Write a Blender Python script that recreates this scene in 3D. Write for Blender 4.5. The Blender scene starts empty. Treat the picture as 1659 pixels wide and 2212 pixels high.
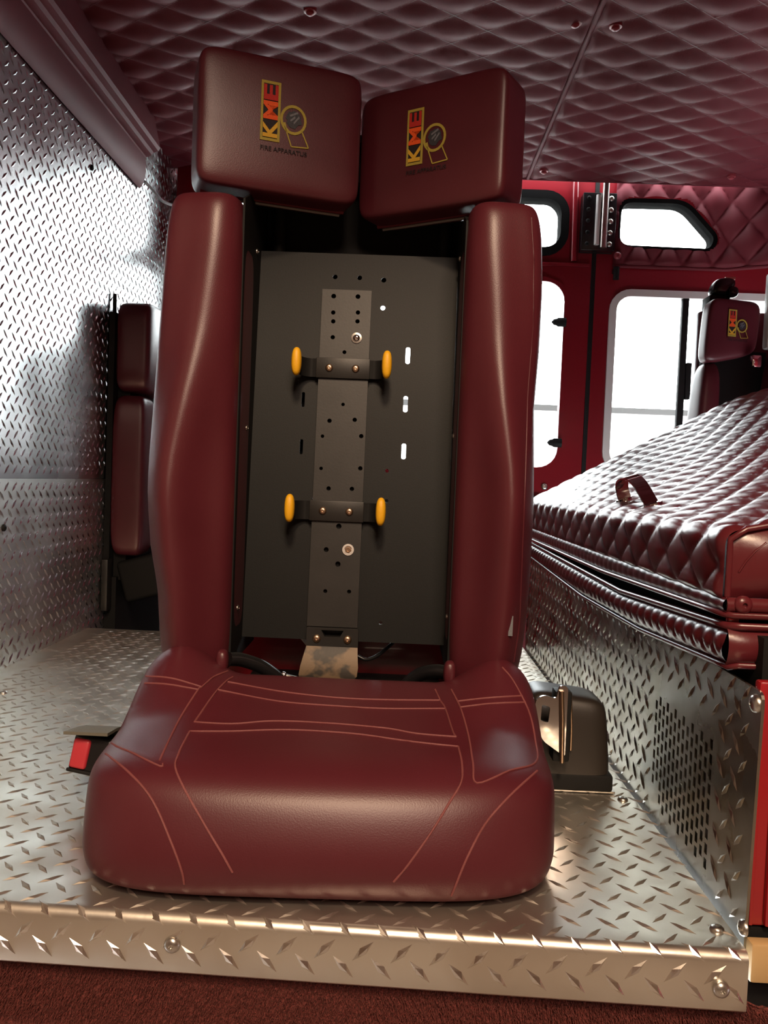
import bpy, bmesh, math, random
import numpy as np
from mathutils import Vector, Matrix
from mathutils.bvhtree import BVHTree
from mathutils.geometry import tessellate_polygon

S = bpy.context.scene
COL = S.collection
random.seed(4)

# ------------------------------------------------------------------ camera
F, CX, CY, CAMZ = 1780.0, 829.5, 1106.0, 0.45          # focal length in pixels of a 1659 x 2212 frame
def unit(v):
    v = np.array(v, float); return v / np.linalg.norm(v)
_dy = unit([(862 - CX) / F, (1036 - CY) / F, 1.0])
_r = math.radians(2.3)
_d = np.array([-math.sin(_r), math.cos(_r), 0.0]); _d[2] = -(_d[0]*_dy[0] + _d[1]*_dy[1]) / _dy[2]; _d = unit(_d)
_dx = np.cross(_d, _dy)
ROT = np.array([_dx, _dy, -_d])
cam_data = bpy.data.cameras.new('camera')
cam = bpy.data.objects.new('camera', cam_data); COL.objects.link(cam)
cam_data.sensor_fit = 'HORIZONTAL'; cam_data.sensor_width = 36.0
cam_data.lens = F / 1659.0 * 36.0
cam_data.clip_start = 0.01
M4 = Matrix.Identity(4)
for i in range(3):
    M4[i][0] = ROT[i, 0]; M4[i][1] = -ROT[i, 1]; M4[i][2] = -ROT[i, 2]
M4[2][3] = CAMZ
cam.matrix_world = M4
S.camera = cam
EYE = np.array([0, 0, CAMZ])
def ray(px, py): return ROT @ unit([(px - CX) / F, (py - CY) / F, 1.0])
def on_y(px, py, y): r = ray(px, py); return EYE + y / r[1] * r
def on_x(px, py, x): r = ray(px, py); return EYE + x / r[0] * r
def on_z(px, py, z): r = ray(px, py); return EYE + (z - CAMZ) / r[2] * r

# ------------------------------------------------------------------ sky, lamps, exposure
S.view_settings.view_transform = 'Standard'
S.view_settings.look = 'None'
S.view_settings.gamma = 1.0
S.view_settings.use_curve_mapping = False
S.view_settings.exposure = 0.0
world = bpy.data.worlds.new('overcast_sky'); S.world = world
world.use_nodes = True
bgn = world.node_tree.nodes['Background']
bgn.inputs[0].default_value = (0.93, 0.97, 1.0, 1); bgn.inputs[1].default_value = 12.0

def area(name, loc, target, sx, sy, power, col):
    l = bpy.data.lights.new(name, 'AREA'); l.shape = 'RECTANGLE'; l.size = sx; l.size_y = sy
    l.energy = power; l.color = col
    o = bpy.data.objects.new(name, l); COL.objects.link(o); o.location = loc
    o.rotation_euler = (Vector(target) - Vector(loc)).to_track_quat('-Z', 'Y').to_euler()
    return o
area('added_warm_lamp', (0.05, -1.3, 2.6), (-0.05, 0.9, 0.3), 0.35, 0.5, 84, (1.0, 0.72, 0.48))  # added out of view, for the warm highlights on cushion and bolsters
area('added_warm_lamp', (0.5, -2.2, 2.3), (0.0, 1.0, 0.6), 0.8, 0.8, 52, (1.0, 0.74, 0.56))  # unseen fill lamp, added to brighten headrests and upper bolsters

# ------------------------------------------------------------------ materials
def mat(name, col, rough=0.5, metal=0.0, bump=None, var=None, coat=0.0, spec=0.5, rvar=None, ior=None):
    m = bpy.data.materials.new(name); m.use_nodes = True
    nt = m.node_tree; b = nt.nodes['Principled BSDF']
    b.inputs['Base Color'].default_value = (*col, 1); b.inputs['Roughness'].default_value = rough
    b.inputs['Metallic'].default_value = metal; b.inputs['Coat Weight'].default_value = coat
    b.inputs['Specular IOR Level'].default_value = spec
    tc = nt.nodes.new('ShaderNodeTexCoord')
    def noise(scale, detail=3.0):
        n = nt.nodes.new('ShaderNodeTexNoise'); n.inputs['Scale'].default_value = scale; n.inputs['Detail'].default_value = detail
        nt.links.new(tc.outputs['Object'], n.inputs['Vector']); return n
    if bump:
        n = noise(bump[0]); bm_ = nt.nodes.new('ShaderNodeBump')
        bm_.inputs['Strength'].default_value = bump[1]; bm_.inputs['Distance'].default_value = bump[2]
        nt.links.new(n.outputs['Fac'], bm_.inputs['Height']); nt.links.new(bm_.outputs['Normal'], b.inputs['Normal'])
    if var:
        n = noise(var[0]); r = nt.nodes.new('ShaderNodeValToRGB')
        r.color_ramp.elements[0].position = var[2] if len(var) > 2 else 0.35
        r.color_ramp.elements[1].position = var[3] if len(var) > 3 else 0.65
        r.color_ramp.elements[0].color = (*col, 1); r.color_ramp.elements[1].color = (*var[1], 1)
        nt.links.new(n.outputs['Fac'], r.inputs['Fac']); nt.links.new(r.outputs['Color'], b.inputs['Base Color'])
    if rvar:
        n = noise(rvar[0], 5.0); mr = nt.nodes.new('ShaderNodeMapRange')
        mr.inputs['From Min'].default_value = 0.3; mr.inputs['From Max'].default_value = 0.7
        mr.inputs['To Min'].default_value = rvar[1]; mr.inputs['To Max'].default_value = rvar[2]
        nt.links.new(n.outputs['Fac'], mr.inputs['Value']); nt.links.new(mr.outputs['Result'], b.inputs['Roughness'])
    return m
def glass_mat():
    m = bpy.data.materials.new('window_glass'); m.use_nodes = True
    nt = m.node_tree; nt.nodes.clear()
    out = nt.nodes.new('ShaderNodeOutputMaterial'); mix = nt.nodes.new('ShaderNodeMixShader')
    fr = nt.nodes.new('ShaderNodeFresnel'); fr.inputs['IOR'].default_value = 1.45
    t = nt.nodes.new('ShaderNodeBsdfTransparent'); t.inputs[0].default_value = (0.96, 0.98, 0.97, 1)
    g = nt.nodes.new('ShaderNodeBsdfGlossy'); g.inputs['Roughness'].default_value = 0.02
    nt.links.new(fr.outputs[0], mix.inputs[0]); nt.links.new(t.outputs[0], mix.inputs[1])
    nt.links.new(g.outputs[0], mix.inputs[2]); nt.links.new(mix.outputs[0], out.inputs[0])
    return m
VIN = (0.088, 0.0135, 0.0205)
M = dict(
    vinyl=mat('burgundy_vinyl', VIN, 0.38, bump=(650, 0.15, 0.001), var=(9, (0.080, 0.0118, 0.018))),
    quilt=mat('burgundy_quilted_vinyl', (0.140, 0.022, 0.031), 0.60, bump=(420, 0.2, 0.001), spec=0.18),
    welt=mat('burgundy_welt', (0.15, 0.025, 0.035), 0.36, bump=(420, 0.05, 0.001), spec=0.8),
    lid=mat('burgundy_glossy_vinyl', (0.10, 0.013, 0.018), 0.28, bump=(300, 0.07, 0.001)),
    thread=mat('pale_red_thread', (0.20, 0.055, 0.055), 0.6, bump=(900, 0.5, 0.001)),
    floor=mat('worn_tread_aluminium', (0.70, 0.67, 0.60), 0.36, 0.92, bump=(60, 0.05, 0.004), var=(7, (0.56, 0.50, 0.42), 0.45, 0.75), rvar=(14, 0.28, 0.46)),
    lip=mat('bright_tread_aluminium', (0.72, 0.68, 0.62), 0.26, 1.0, bump=(80, 0.04, 0.003), rvar=(30, 0.2, 0.34)),
    wall=mat('wall_tread_aluminium', (0.66, 0.67, 0.68), 0.24, 1.0, bump=(40, 0.04, 0.004), rvar=(6, 0.20, 0.30)),
    walllow=mat('scuffed_tread_aluminium', (0.60, 0.60, 0.57), 0.36, 1.0, bump=(40, 0.03, 0.004), rvar=(6, 0.32, 0.44)),
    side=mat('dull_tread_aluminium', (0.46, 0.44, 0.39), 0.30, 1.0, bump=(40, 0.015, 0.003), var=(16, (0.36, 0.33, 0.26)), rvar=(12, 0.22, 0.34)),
    red=mat('red_gloss_paint', (0.18, 0.008, 0.013), 0.22, bump=(25, 0.03, 0.003), coat=0.3),
    redbright=mat('bright_red_paint', (0.30, 0.010, 0.014), 0.25, coat=0.3, bump=(120, 0.05, 0.001)),
    black=mat('black_rubber', (0.012, 0.012, 0.012), 0.6, bump=(200, 0.1, 0.001), spec=0.15),
    gasket=mat('matt_black_gasket', (0.009, 0.009, 0.009), 0.95, bump=(200, 0.1, 0.001), spec=0.02),
    blackgloss=mat('black_plastic', (0.010, 0.010, 0.011), 0.25, bump=(200, 0.05, 0.001)),
    board=mat('dark_grey_coated_steel', (0.0075, 0.0088, 0.0090), 0.5, 0.0, bump=(700, 0.15, 0.0006), var=(5, (0.0062, 0.0070, 0.0070)), spec=0.25),
    bracket=mat('charcoal_steel', (0.022, 0.021, 0.020), 0.45, 0.2, bump=(300, 0.1, 0.0006), var=(18, (0.016, 0.0155, 0.0145))),
    worn=mat('worn_tan_steel', (0.12, 0.080, 0.045), 0.5, 0.2, bump=(200, 0.2, 0.0006), var=(26, (0.022, 0.018, 0.014), 0.50, 0.58)),
    yellow=mat('yellow_rubber', (0.80, 0.42, 0.010), 0.5, bump=(300, 0.2, 0.001)),
    steel=mat('zinc_steel', (0.55, 0.53, 0.49), 0.3, 1.0, bump=(200, 0.05, 0.0005)),
    brass=mat('copper_tone_steel', (0.55, 0.40, 0.28), 0.35, 1.0, bump=(200, 0.05, 0.0005)),
    chrome=mat('chrome', (0.75, 0.75, 0.75), 0.08, 1.0, bump=(90, 0.02, 0.0005)),
    carpet=mat('burgundy_carpet', (0.21, 0.044, 0.038), 0.95, bump=(500, 0.9, 0.004), var=(350, (0.10, 0.026, 0.020))),
    tan=mat('tan_trim', (0.50, 0.33, 0.15), 0.5, bump=(80, 0.1, 0.001)),
    button=mat('red_button', (0.46, 0.030, 0.045), 0.45, bump=(300, 0.05, 0.0005)),
    greyplastic=mat('grey_green_webbing', (0.13, 0.125, 0.10), 0.6, bump=(500, 0.4, 0.001)),
    retr=mat('brown_black_plastic', (0.020, 0.0155, 0.0125), 0.42, bump=(300, 0.1, 0.0006)),
    olive=mat('olive_gold_thread', (0.42, 0.34, 0.05), 0.7, bump=(900, 0.6, 0.001)),
    eyel=mat('gold_yellow_thread', (0.72, 0.42, 0.03), 0.7, bump=(900, 0.6, 0.001)),
    eora=mat('orange_thread', (0.85, 0.10, 0.01), 0.7, bump=(900, 0.6, 0.001)),
    ered=mat('red_thread', (0.50, 0.02, 0.012), 0.7, bump=(900, 0.6, 0.001)),
    edark=mat('dark_thread', (0.014, 0.008, 0.010), 0.7, bump=(900, 0.6, 0.001)),
    egrey=mat('grey_thread', (0.035, 0.038, 0.045), 0.6, bump=(500, 0.6, 0.001)),
    elight=mat('light_grey_thread', (0.16, 0.17, 0.19), 0.6, bump=(500, 0.6, 0.001)),
    alu=mat('pale_window_frame', (0.62, 0.60, 0.58), 0.4, bump=(90, 0.03, 0.0005)),
    bind=mat('grey_binding', (0.22, 0.20, 0.18), 0.5, bump=(300, 0.1, 0.001)),
    liner=mat('grey_door_lining', (0.30, 0.30, 0.29), 0.5, bump=(60, 0.1, 0.002)),
    white=mat('white_painted_outside', (0.85, 0.85, 0.85), 0.6, bump=(40, 0.05, 0.002)),
    greyline=mat('grey_coping', (0.035, 0.034, 0.033), 0.6, bump=(40, 0.05, 0.002)),
    plaster=mat('station_plaster', (0.60, 0.55, 0.48), 0.8, bump=(40, 0.1, 0.002)),
    concrete=mat('station_concrete', (0.38, 0.35, 0.32), 0.6, bump=(30, 0.1, 0.003)),
    cordm=mat('pale_grey_cord', (0.38, 0.40, 0.40), 0.5, bump=(200, 0.1, 0.0005)),
    pinkscrew=mat('burgundy_screw_cap', (0.30, 0.045, 0.06), 0.3, bump=(200, 0.05, 0.0005)),
    glass=glass_mat(),
)

# ------------------------------------------------------------------ mesh helpers
def obj(name, V, Fc, m, parent=None, smooth=True, merge=False, angle=None, kind=None):
    me = bpy.data.meshes.new(name)
    me.from_pydata([tuple(map(float, v)) for v in V], [], [tuple(map(int, f)) for f in Fc])
    if merge or angle:
        b = bmesh.new(); b.from_mesh(me)
        if merge: bmesh.ops.remove_doubles(b, verts=b.verts, dist=1e-6)
        bmesh.ops.recalc_face_normals(b, faces=b.faces)
        b.to_mesh(me); b.free()
    me.materials.append(M[m] if isinstance(m, str) else m)
    if smooth:
        me.polygons.foreach_set('use_smooth', [True] * len(me.polygons))
        if angle: me.set_sharp_from_angle(angle=math.radians(angle))
    o = bpy.data.objects.new(name, me); COL.objects.link(o)
    if parent is not None: o.parent = parent; 
    if kind: o['kind'] = kind
    return o
def thing(name, label, cat, group=None):
    o = bpy.data.objects.new(name, None); COL.objects.link(o)
    o['label'] = label; o['category'] = cat
    if group: o['group'] = group
    return o
def tag(o, label, cat, group=None):
    o['label'] = label; o['category'] = cat
    if group: o['group'] = group
    return o
def box_vf(x0, x1, y0, y1, z0, z1, off=0):
    V = [(x0,y0,z0),(x1,y0,z0),(x1,y1,z0),(x0,y1,z0),(x0,y0,z1),(x1,y0,z1),(x1,y1,z1),(x0,y1,z1)]
    Fc = [(0,3,2,1),(4,5,6,7),(0,1,5,4),(1,2,6,5),(2,3,7,6),(3,0,4,7)]
    return V, [tuple(i + off for i in f) for f in Fc]
def box(name, x0, x1, y0, y1, z0, z1, m, parent=None, bevel=0.0, segs=2, xf=None, kind=None):
    b = bmesh.new(); V, Fc = box_vf(x0, x1, y0, y1, z0, z1)
    vs = [b.verts.new(v) for v in V]
    for f in Fc: b.faces.new([vs[i] for i in f])
    bmesh.ops.recalc_face_normals(b, faces=b.faces)
    if bevel: bmesh.ops.bevel(b, geom=list(b.edges), offset=bevel, segments=segs, profile=0.5, affect='EDGES')
    if xf is not None: bmesh.ops.transform(b, matrix=xf, verts=b.verts)
    b.verts.index_update()
    V = [tuple(v.co) for v in b.verts]; Fc = [[v.index for v in f.verts] for f in b.faces]; b.free()
    return obj(name, V, Fc, m, parent, smooth=bool(bevel), angle=40 if bevel else None, kind=kind)
def tube_vf(pts, r, n=10, off=0, closed=False):
    pts = [Vector(p) for p in pts]; V = []; Fc = []
    rs = r if isinstance(r, (list, tuple)) else [r] * len(pts)
    prev = None
    for i, p in enumerate(pts):
        a = pts[i-1] if (i or closed) else p; c = pts[(i+1) % len(pts)] if (i < len(pts)-1 or closed) else p
        t = (c - a).normalized()
        if prev is None:
            u = t.orthogonal().normalized()
        else:
            u = (prev - t * prev.dot(t)).normalized()
        prev = u; w = t.cross(u)
        for k in range(n):
            an = 2*math.pi*k/n
            V.append(p + (u*math.cos(an) + w*math.sin(an)) * rs[i])
    m_ = len(pts)
    for i in range(m_ if closed else m_-1):
        for k in range(n):
            j = (i+1) % m_
            Fc.append((off+i*n+k, off+i*n+(k+1)%n, off+j*n+(k+1)%n, off+j*n+k))
    if not closed:
        Fc.append(tuple(off+k for k in range(n))[::-1]); Fc.append(tuple(off+(m_-1)*n+k for k in range(n)))
    return V, Fc
def tube(name, pts, r, m, parent=None, n=10, closed=False, kind=None):
    V, Fc = tube_vf(pts, r, n, 0, closed)
    return obj(name, V, Fc, m, parent, angle=60, kind=kind)
def catmull(pts, k=6):
    P = [Vector(p) for p in pts]
    if len(P) < 3: return P
    Q = [2*P[0]-P[1]] + P + [2*P[-1]-P[-2]]; out = []
    for i in range(1, len(Q)-2):
        for j in range(k):
            t = j / k
            out.append(0.5*((2*Q[i]) + (Q[i+1]-Q[i-1])*t + (2*Q[i-1]-5*Q[i]+4*Q[i+1]-Q[i+2])*t*t + (3*Q[i]-Q[i-1]-3*Q[i+1]+Q[i+2])*t**3))
    out.append(P[-1]); return out
def rbox(name, fn, m, parent=None, n=4.0, N=20, kind=None, nv=None):
    """superellipsoid on a cube grid, its point (a,b,c) in -1..1 carried to the world by fn"""
    g = np.sin(np.linspace(-1, 1, N+1) * math.pi/2)
    V = []; Fc = []
    for ax in range(3):
        for sg in (-1, 1):
            o = len(V)
            for u in g:
                for v in g:
                    q = [0, 0, 0]; q[ax] = sg; q[(ax+1)%3] = u*sg; q[(ax+2)%3] = v
                    if nv:
                        r_ = (abs(q[0])**n + abs(q[1])**n) ** (1/n); e_ = nv(q[2]); s = (r_**e_ + abs(q[2])**e_) ** (1/e_)
                    else: s = sum(abs(t)**n for t in q) ** (1/n)
                    V.append(tuple(fn(q[0]/s, q[1]/s, q[2]/s)))
            for i in range(N):
                for j in range(N):
                    Fc.append((o+i*(N+1)+j, o+(i+1)*(N+1)+j, o+(i+1)*(N+1)+j+1, o+i*(N+1)+j+1))
    return obj(name, V, Fc, m, parent, merge=True, kind=kind)
def sm(e0, e1, x):
    t = min(1, max(0, (x-e0)/(e1-e0))); return t*t*(3-2*t)
def lathe(name, c, axis, prof, m, parent=None, n=18):
    """prof: (radius, height along axis)"""
    c = Vector(c); w = Vector(axis).normalized(); u = w.orthogonal().normalized(); v = w.cross(u)
    V = []; Fc = []
    for r, h in prof:
        for k in range(n):
            a = 2*math.pi*k/n; V.append(c + w*h + (u*math.cos(a)+v*math.sin(a))*r)
    for i in range(len(prof)-1):
        for k in range(n):
            Fc.append((i*n+k, i*n+(k+1)%n, (i+1)*n+(k+1)%n, (i+1)*n+k))
    Fc.append(tuple(range(n))[::-1]); Fc.append(tuple((len(prof)-1)*n+k for k in range(n)))
    return obj(name, V, Fc, m, parent, angle=35)
def screw(name, c, axis, r, m, parent=None):
    return lathe(name, c, axis, [(r*1.0, -0.001), (r*1.0, r*0.15), (r*0.85, r*0.42), (r*0.5, r*0.6), (r*0.28, r*0.62), (r*0.24, r*0.35), (0.0003, r*0.33)], m, parent, 14)
def plate(name, outer, holes, to3, thick, m, parent=None, kind=None):
    """flat sheet with real holes; to3(u, v, w) maps plane + depth to the world"""
    loops = [outer] + holes
    flat = [p for l in loops for p in l]
    tris = tessellate_polygon([[Vector((p[0], p[1], 0)) for p in l] for l in loops])
    n = len(flat)
    V = [to3(p[0], p[1], 0.0) for p in flat] + [to3(p[0], p[1], thick) for p in flat]
    Fc = [tuple(t) for t in tris] + [tuple(i+n for i in reversed(t)) for t in tris]
    o = 0
    for l in loops:
        k = len(l)
        for i in range(k):
            j = (i+1) % k; Fc.append((o+i, o+j, o+j+n, o+i+n))
        o += k
    return obj(name, V, Fc, m, parent, smooth=False, angle=30, kind=kind)
def rrect(x0, x1, z0, z1, r, k=6):
    P = []
    for cx, cz, a0 in ((x1-r, z1-r, 0), (x0+r, z1-r, 90), (x0+r, z0+r, 180), (x1-r, z0+r, 270)):
        for i in range(k+1):
            a = math.radians(a0 + 90*i/k); P.append((cx+r*math.cos(a), cz+r*math.sin(a)))
    return P
def rpoly(P, r, k=5):
    out = []; n = len(P)
    for i in range(n):
        a, b, c = Vector(P[i-1]), Vector(P[i]), Vector(P[(i+1)%n])
        d1 = (a-b).normalized(); d2 = (c-b).normalized()
        rr = min(r, 0.45*(a-b).length, 0.45*(c-b).length)
        p0, p1 = b+d1*rr, b+d2*rr
        for j in range(k+1):
            t = j/k; q = p0*(1-t)**2 + b*2*t*(1-t) + p1*t*t; out.append((q.x, q.y))
    return out
def offset(P, d):
    n = len(P); out = []
    ar = sum(P[i-1][0]*P[i][1]-P[i][0]*P[i-1][1] for i in range(n))
    sgn = 1 if ar > 0 else -1
    for i in range(n):
        a, c = Vector(P[i-1]), Vector(P[(i+1)%n]); t = (c-a).normalized()
        out.append((P[i][0]+t.y*d*sgn, P[i][1]-t.x*d*sgn))
    return out
def ring(name, P, din, dout, to3, w0, w1, m, parent=None):
    """frame that runs round an opening"""
    A, B = offset(P, -din), offset(P, dout); n = len(P)
    V = [to3(*p, w0) for p in A] + [to3(*p, w0) for p in B] + [to3(*p, w1) for p in A] + [to3(*p, w1) for p in B]
    Fc = []
    for i in range(n):
        j = (i+1) % n
        Fc += [(i, j, n+j, n+i), (2*n+i, 3*n+i, 3*n+j, 2*n+j), (i, 2*n+i, 2*n+j, j), (n+i, n+j, 3*n+j, 3*n+i)]
    return obj(name, V, Fc, m, parent, angle=35)
def bvh_of(o):
    me = o.data
    return BVHTree.FromPolygons([v.co[:] for v in me.vertices], [p.vertices[:] for p in me.polygons])
def hit(tree, px, py):
    p, nrm, *_ = tree.ray_cast(Vector(EYE), Vector(ray(px, py)))
    return (p, nrm) if p is not None else None

# tread plate: raised lens-shaped lugs, alternating by quarter turns
def tread(name, fn, m, parent, ext, ph, pitch=0.0385, ok=None, L=0.0150, Wd=0.0036, h=0.0016, hand=1):
    (u0, u1), (v0, v1) = ext; V = []; Fc = []
    for fam in (0, 1):
        pu, pv = ph[fam]
        i0, i1 = math.ceil((u0-pu)/pitch), math.floor((u1-pu)/pitch)
        j0, j1 = math.ceil((v0-pv)/pitch), math.floor((v1-pv)/pitch)
        an = math.radians(45) * (1 if fam == 0 else -1) * hand
        ca, sa = math.cos(an), math.sin(an)
        for i in range(i0, i1+1):
            for j in range(j0, j1+1):
                u, v = pu+i*pitch, pv+j*pitch
                if ok and not ok(u, v): continue
                o = len(V)
                for a, b, c in ((-L, 0, 0), (0, -Wd, 0), (L, 0, 0), (0, Wd, 0), (-L*0.45, 0, h), (L*0.45, 0, h)):
                    V.append(fn(u + a*ca - b*sa, v + a*sa + b*ca, c))
                Fc += [(o, o+1, o+4), (o+1, o+5, o+4), (o+1, o+2, o+5), (o+2, o+3, o+5), (o+3, o+4, o+5), (o+3, o, o+4)]
    return obj(name, V, Fc, m, parent, smooth=False, angle=1, kind='stuff')

# quilted sheet: pillows between two crossing families of stitched creases
def pillow(x, y, hx, hy, ox, oy, p=0.5):
    u = ((x-ox)/hx + (y-oy)/hy) / 2; v = ((x-ox)/hx - (y-oy)/hy) / 2
    return (abs(math.sin(math.pi*u)) * abs(math.sin(math.pi*v))) ** p
def sheet(name, us, vs, fn, m, parent=None, mask=None, kind=None):
    V = [fn(u, v) for u in us for v in vs]; nv = len(vs); Fc = []
    for i in range(len(us)-1):
        for j in range(nv-1):
            if mask and not mask((us[i]+us[i+1])/2, (vs[j]+vs[j+1])/2): continue
            Fc.append((i*nv+j, (i+1)*nv+j, (i+1)*nv+j+1, i*nv+j+1))
    return obj(name, V, Fc, m, parent, kind=kind)

# ================================================================== SETTING
def struct(o): o['kind'] = 'structure'; return o
# --- floor: one bent sheet of tread plate, its lip folded down at the door step
YAW = -0.031; YF = 0.806; RB = 0.010
def fl(u, s, w=0.0):
    """u across, s into the cab (negative: round the bend and down the lip), w off the surface"""
    if s >= 0: y, z = RB + s, w
    else:
        q = -s; arc = RB*math.pi/2
        if q < arc:
            a = q/RB; y = RB - (RB+w)*math.sin(a); z = -RB + (RB+w)*math.cos(a)
        else:
            y = -w; z = -RB - (q-arc)
    return (u - (y)*math.sin(YAW)*1.0, YF + u*math.tan(YAW) + y, z)
FX0, FX1 = -0.87, 0.3615
ss = [-0.0630, -0.0157] + [-0.0157+0.0157*i/7 for i in range(1, 8)] + [0.02, 0.3, 0.7, 1.1, 1.47]
us = list(np.linspace(FX0, FX1, 9))
V = []; Fc = []
for s in ss:
    for u in us: V.append(fl(u, s) if s < 0.02 else (u, min(fl(u, s)[1], 2.28), 0.0))
nu = len(us)
for i in range(len(ss)-1):
    for j in range(nu-1): Fc.append((i*nu+j, i*nu+j+1, (i+1)*nu+j+1, (i+1)*nu+j))
V2 = [(v[0], v[1]+0.003, v[2]-0.003) for v in V]; n0 = len(V)
floor = struct(obj('floor', V + V2, Fc + [tuple(n0+k for k in reversed(f)) for f in Fc] + [(j, j+n0, j+1+n0, j+1) for j in range(nu-1)], 'floor'))
PH = [(-0.325, -0.0287), (-0.3445, -0.0457)]
tread('tread_lug', fl, 'lip', floor, ((FX0, FX1), (-0.058, -0.002)), PH, ok=lambda u, s: FX0+0.012 < u < FX1-0.006, h=0.0019, Wd=0.0042)
tread('tread_lug', lambda u, s, w: (fl(u, s)[0], fl(u, s)[1], w), 'floor', floor, ((FX0, FX1), (0.001, 1.46)), PH,
      ok=lambda u, s: FX0+0.03 < u < FX1-0.012 and fl(u, s)[1] < 2.26)
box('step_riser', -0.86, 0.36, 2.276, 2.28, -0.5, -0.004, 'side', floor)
box('step_well', -0.86, 2.0, 2.281, 3.14, -0.52, -0.5, 'black', floor)
for px, py in ((1345, 1728), (1548, 2008), (8, 1497)):
    p = on_z(px, py, 0.0); screw('floor_screw', p, (0, 0, 1), 0.0075, 'steel', floor)
for px, py in ((365, 2055), (1553, 2130)):
    p = on_y(px, py, 0.80); p[1] = YF + p[0]*math.tan(YAW) - 0.0005
    screw('lip_screw', p, (0, -1, 0), 0.0085, 'steel', floor)
box('subfloor', -0.86, 0.355, 0.84, 2.27, -0.05, -0.008, 'black', floor)

# --- left wall: two polished tread sheets, a hair apart
WX = -0.855
wl = struct(box('wall_left', WX-0.03, WX-0.003, 0.55, 3.12, -0.55, 1.62, 'wall'))
for nm, z0, z1, dx in (('lower_sheet', -0.5, 0.4175, 0.0), ('upper_sheet', 0.4195, 1.60, 0.0005)):
    box(nm, WX-0.003, WX+dx, 0.56, 3.10, z0, z1, 'walllow' if nm == 'lower_sheet' else 'wall', wl)
tread('tread_lug', lambda u, v, w: (WX+0.0005+w, u, v), 'wall', wl, ((1.0, 3.09), (-0.3, 1.55)),
      [(1.012, 0.0152), (1.0313, 0.0345)], ok=lambda u, v: not (0.404 < v < 0.433), h=0.0020, Wd=0.0042)
for px, py in ((190, 362), (0, 1140)):
    p = on_x(px+8, py, WX+0.001); screw('rivet', p, (1, 0, 0), 0.008, 'black', wl)

# --- padded cornice along the top of the left wall
prof = [(-0.853, 1.330), (-0.848, 1.326), (-0.842, 1.332), (-0.836, 1.344), (-0.831, 1.360), (-0.829, 1.380), (-0.830, 1.405), (-0.832, 1.421), (-0.829, 1.424),
        (-0.822, 1.425), (-0.812, 1.430), (-0.806, 1.438), (-0.800, 1.440), (-0.792, 1.443), (-0.786, 1.452), (-0.790, 1.47), (-0.81, 1.56), (-0.853, 1.56)]
V = []; Fc = []; k = len(prof)
for y in (0.62, 2.60):
    V += [(x, y, z) for x, z in prof]
for i in range(k): Fc.append((i, (i+1) % k, k+(i+1) % k, k+i))
Fc += [tuple(range(k))[::-1], tuple(range(k, 2*k))]
struct(obj('trim_1', V, Fc, 'quilt', angle=25))

# --- ceiling: two quilted panels meeting at a piped seam
ceil = struct(box('ceiling', -0.90, 2.03, 0.60, 3.02, 1.556, 1.60, 'vinyl'))
HX, HY = 0.0858, 0.0625
def cpanel(x0, x1, y0, y1, ox, oy):
    def fn(x, y):
        e = min(1, (x-x0)/0.012, (x1-x)/0.012, (y1-y)/0.012); e = max(0, e) ** 0.5
        return (x, y, 1.556 - 0.006 - 0.0145*pillow(x, y, HX, HY, ox, oy, 0.85)*e)
    xs = list(np.arange(x0, x1, 0.0068)) + [x1]; ys = list(np.arange(y0, y1, 0.0066)) + [y1]
    pn = sheet('quilted_panel', xs, ys, fn, 'quilt', ceil)
    V = []; Fc = []                                       # the seams: raised welts along both families of creases
    for sg in (1, -1):
        for k in range(-80, 81):
            x = x0+0.008; pts = []
            # crease: (x-ox)/HX + sg*(y-oy)/HY = 2k
            a, b = max(x0+0.006, min(x1-0.006, x0)), x1-0.006
            a = x0+0.006
            ya = oy + sg*HY*(2*k-(a-ox)/HX); yb = oy + sg*HY*(2*k-(b-ox)/HX)
            lo, hi = y0+0.006, y1-0.006
            P, Q = Vector((a, ya)), Vector((b, yb)); t0, t1 = 0.0, 1.0; dy = Q.y-P.y
            for lim, up_ in ((lo, True), (hi, False)):
                t = (lim-P.y)/dy
                if (dy > 0) == up_: t0 = max(t0, t)
                else: t1 = min(t1, t)
            if t1-t0 < 0.01: continue
            A, B = P.lerp(Q, t0), P.lerp(Q, t1)
            v_, f_ = tube_vf([(A.x, A.y, 1.5505), (B.x, B.y, 1.5505)], 0.0019, 6, len(V)); V += v_; Fc += f_
    obj('seam_welt', V, Fc, 'welt', pn, angle=80, kind='stuff')
cpanel(-0.898, 0.411, 0.70, 3.015, 0.0, 2.056)
cpanel(0.425, 2.02, 0.70, 3.015, 0.86, 2.096)
tube('seam_piping', [(0.418, 0.62, 1.551), (0.418, 3.012, 1.551)], 0.0075, 'quilt', ceil, 10)
tube('edge_piping', [(-0.89, 3.015, 1.549), (2.02, 3.015, 1.549)], 0.006, 'quilt', ceil, 8)
# creases: thin welts of stitching
for px, py in ((1243, 48), (1330, 55), (1175, 368), (1580, 380), (670, 22), (340, 325)):
    p = on_z(px, py, 1.545); p[2] = 1.5425
    lathe('screw_cap', p, (0, 0, -1), [(0.016, -0.006), (0.015, 0.002), (0.010, 0.003), (0.0095, 0.007), (0.005, 0.010), (0.001, 0.0105)], 'pinkscrew', ceil, 14)

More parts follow.
